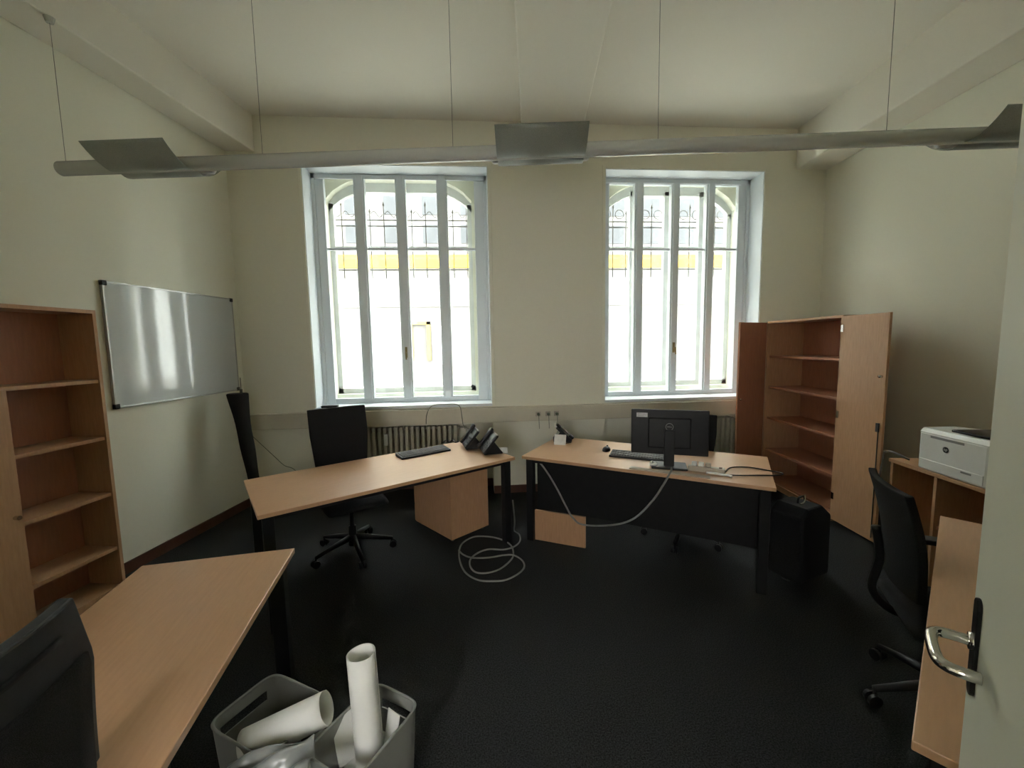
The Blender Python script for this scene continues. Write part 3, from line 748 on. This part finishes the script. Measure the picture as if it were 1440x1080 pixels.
MB().box(-.085, .085, -.03, .03, 0, .022).build('shell', PLAST, dv, bevel=.006)
MB().box(-.06, -.02, -.015, .015, .022, .025).box(.0, .05, -.015, .015, .022, .025).build('buttons', LOGOL, dv)

# ------------------------------------------------------------------ bins and paper
def bin_(loc, rz, w_, d_, h, label):
    t_ = thing('storage_bin', (loc[0], loc[1], 0), rz, label, 'bin', 'pale plastic bins on the floor')
    n = 72; lv = [0, .02, h-.115, h-.082, h-.045, h-.012, h]
    mb = MB(); rings = []
    for z in lv:
        k_ = .84+.16*z/h
        ring = []
        for i in range(n):
            a = 2*PI*i/n; c_, s_ = math.cos(a), math.sin(a); e = .32
            x = w_/2*k_*math.copysign(abs(c_)**e, c_); y = d_/2*k_*math.copysign(abs(s_)**e, s_)
            ring.append(mb.bm.verts.new((x, y, z)))
        rings.append(ring)
    mb.bm.faces.new(rings[0][::-1])
    for li in range(len(lv)-1):
        for i in range(n):
            a = 360*(i+.5)/n
            if li == 3 and (70 < a < 110 or 250 < a < 290): continue
            A, B = rings[li], rings[li+1]
            mb.bm.faces.new((A[i], A[(i+1) % n], B[(i+1) % n], B[i]))
    mb.build('shell', BIN, t_, solid=.005)
    pts = [tuple(Vector(v)) for v in []]
    ring = []
    for i in range(n):
        a = 2*PI*i/n; c_, s_ = math.cos(a), math.sin(a)
        ring.append((w_/2*math.copysign(abs(c_)**.32, c_), d_/2*math.copysign(abs(s_)**.32, s_), h))
    MB().tube(ring, .0055, 6, closed=True).build('rim', BIN, t_, smooth=True)
    return t_
bin_((-.77, 1.41), R(61), .25, .31, .385, 'pale plastic bin with grip slots, left one, holding a big paper roll')
bin_((-.410, 1.300), R(-32), .215, .305, .40, 'pale plastic bin with grip slots, right one, holding an upright white roll')
def roll(name, p0, p1, r, label, mt=PAPER, turns=1.6, th=.002):
    p0, p1 = Vector(p0), Vector(p1); ax = (p1-p0).normalized()
    a = ax.cross(Vector((0, 0, 1))).normalized(); b = ax.cross(a)
    def f(u, v):
        t_ = u*turns*2*PI
        rr = r*(1-.10*(1-u)) + .004*math.sin(3*t_)*.3
        return tuple(p0+(p1-p0)*v+(a*math.cos(t_)+b*math.sin(t_))*rr)
    return tag(MB().grid(f, 60, 6).build(name, mt, smooth=True, solid=th), label, 'paper roll')
roll('paper_roll', (-.415, 1.315, .655), (-.385, 1.285, .02), .046, 'white paper roll standing upright out of the right bin')
roll('paper_roll', (-.81, 1.325, .345), (-.553, 1.352, .435), .054, 'wide loosely rolled white sheet lying across the left bin')
def crumple(name, c, sx, sy, hgt, seed, mt, label, cat, rz=0, tilt=0):
    rnd = random.Random(seed); ph = [rnd.uniform(0, 6.28) for _ in range(10)]; fq = [rnd.uniform(3, 13) for _ in range(10)]
    def f(u, v):
        x, y = u-.5, v-.5
        z = sum(math.sin(fq[i]*x*(1 if i % 2 else -1)+fq[-1-i]*y+ph[i])*.5**(i*.5) for i in range(5))/2
        z = abs(z)**.8*math.copysign(1, z)
        return (x*sx*(1-.15*abs(y)), y*sy, z*hgt+tilt*y)
    o = MB().grid(f, 40, 32).build(name, mt, smooth=True, solid=.0015)
    o.location = c; o.rotation_euler = (0, 0, rz)
    return tag(o, label, cat)
crumple('plastic_film', (-.77, 1.40, .24), .17, .22, .035, 3, FILM, 'crumpled clear plastic film filling the left bin', 'film', rz=R(60))
crumple('plastic_film', (-.66, 1.165, .43), .26, .13, .022, 8, FILM, 'crumpled plastic film draped over the near rim of the left bin', 'film', rz=R(12))
crumple('crumpled_paper', (-.43, 1.31, .235), .15, .19, .03, 12, PAPER, 'crumpled white paper lying inside the right bin', 'paper', rz=R(-30), tilt=.08)
def card(name, c, sx, sz, rx_, rz, mt, label):
    o = MB().box(-sx/2, sx/2, -.002, .002, -sz/2, sz/2).build(name, mt, bevel=.0008)
    o.location = c; o.rotation_euler = (rx_, 0, rz); return tag(o, label, 'paper')
card('folded_sheet', (-.485, 1.345, .325), .09, .15, R(-16), R(45), PAPER, 'flat white sheet tucked into the left side of the right bin')
card('folded_sheet', (-.335, 1.345, .33), .06, .13, R(-12), R(-40), PAPER, 'narrow white envelope standing beside the upright roll')

# ------------------------------------------------------------------ the open door by the camera
E_ = Vector((.965, .690)); dd = Vector((-.701, -.713)).normalized()
da = math.atan2(-dd.y, -dd.x)
DW = .79
hinge = E_ + dd*DW
dr = bpy.data.objects.new('door_1', None); COL.objects.link(dr)
dr.location = (hinge.x, hinge.y, .008); dr.rotation_euler = (0, 0, da)
struct(dr, 'pale grey green door standing open at the right edge', 'door')
# local x from hinge to free edge, local +y is the side seen by the camera
MB().box(0, DW, -.042, 0, 0, 2.10).build('door_leaf', DOORP, dr, bevel=.003)
hz = 1.085; hx = DW-.052
pl_ = MB()
pl_.prism([(hx+.017*math.cos(k*PI/8), hz-.005+(.075 if math.sin(k*PI/8) > 0 else -.085)+.017*math.sin(k*PI/8)) for k in range(16)], 'y', 0, .007)
pl_.build('lock_plate', PLAST, dr, bevel=.002)
MB().tube([(hx, 0, hz), (hx, .012, hz)], .016, 16).build('handle_rose', STEEL, dr, smooth=True)
path = spline([(hx, .005, hz), (hx, .040, hz), (hx-.006, .056, hz), (hx-.022, .064, hz), (hx-.06, .066, hz), (hx-.098, .064, hz), (hx-.114, .056, hz), (hx-.120, .040, hz), (hx-.120, .014, hz)], 6)
MB().tube(path, .0098, 16).build('door_handle', STEEL, dr, smooth=True)
MB().tube([(hx, .006, hz-.072), (hx, .009, hz-.072)], .009, 14).build('key_cylinder', ALU, dr)
for z in (.22, 1.05, 1.88): MB().tube([(-.004, -.0, z-.045), (-.004, -.0, z+.045)], .009, 10).build('hinge', STEEL, dr)
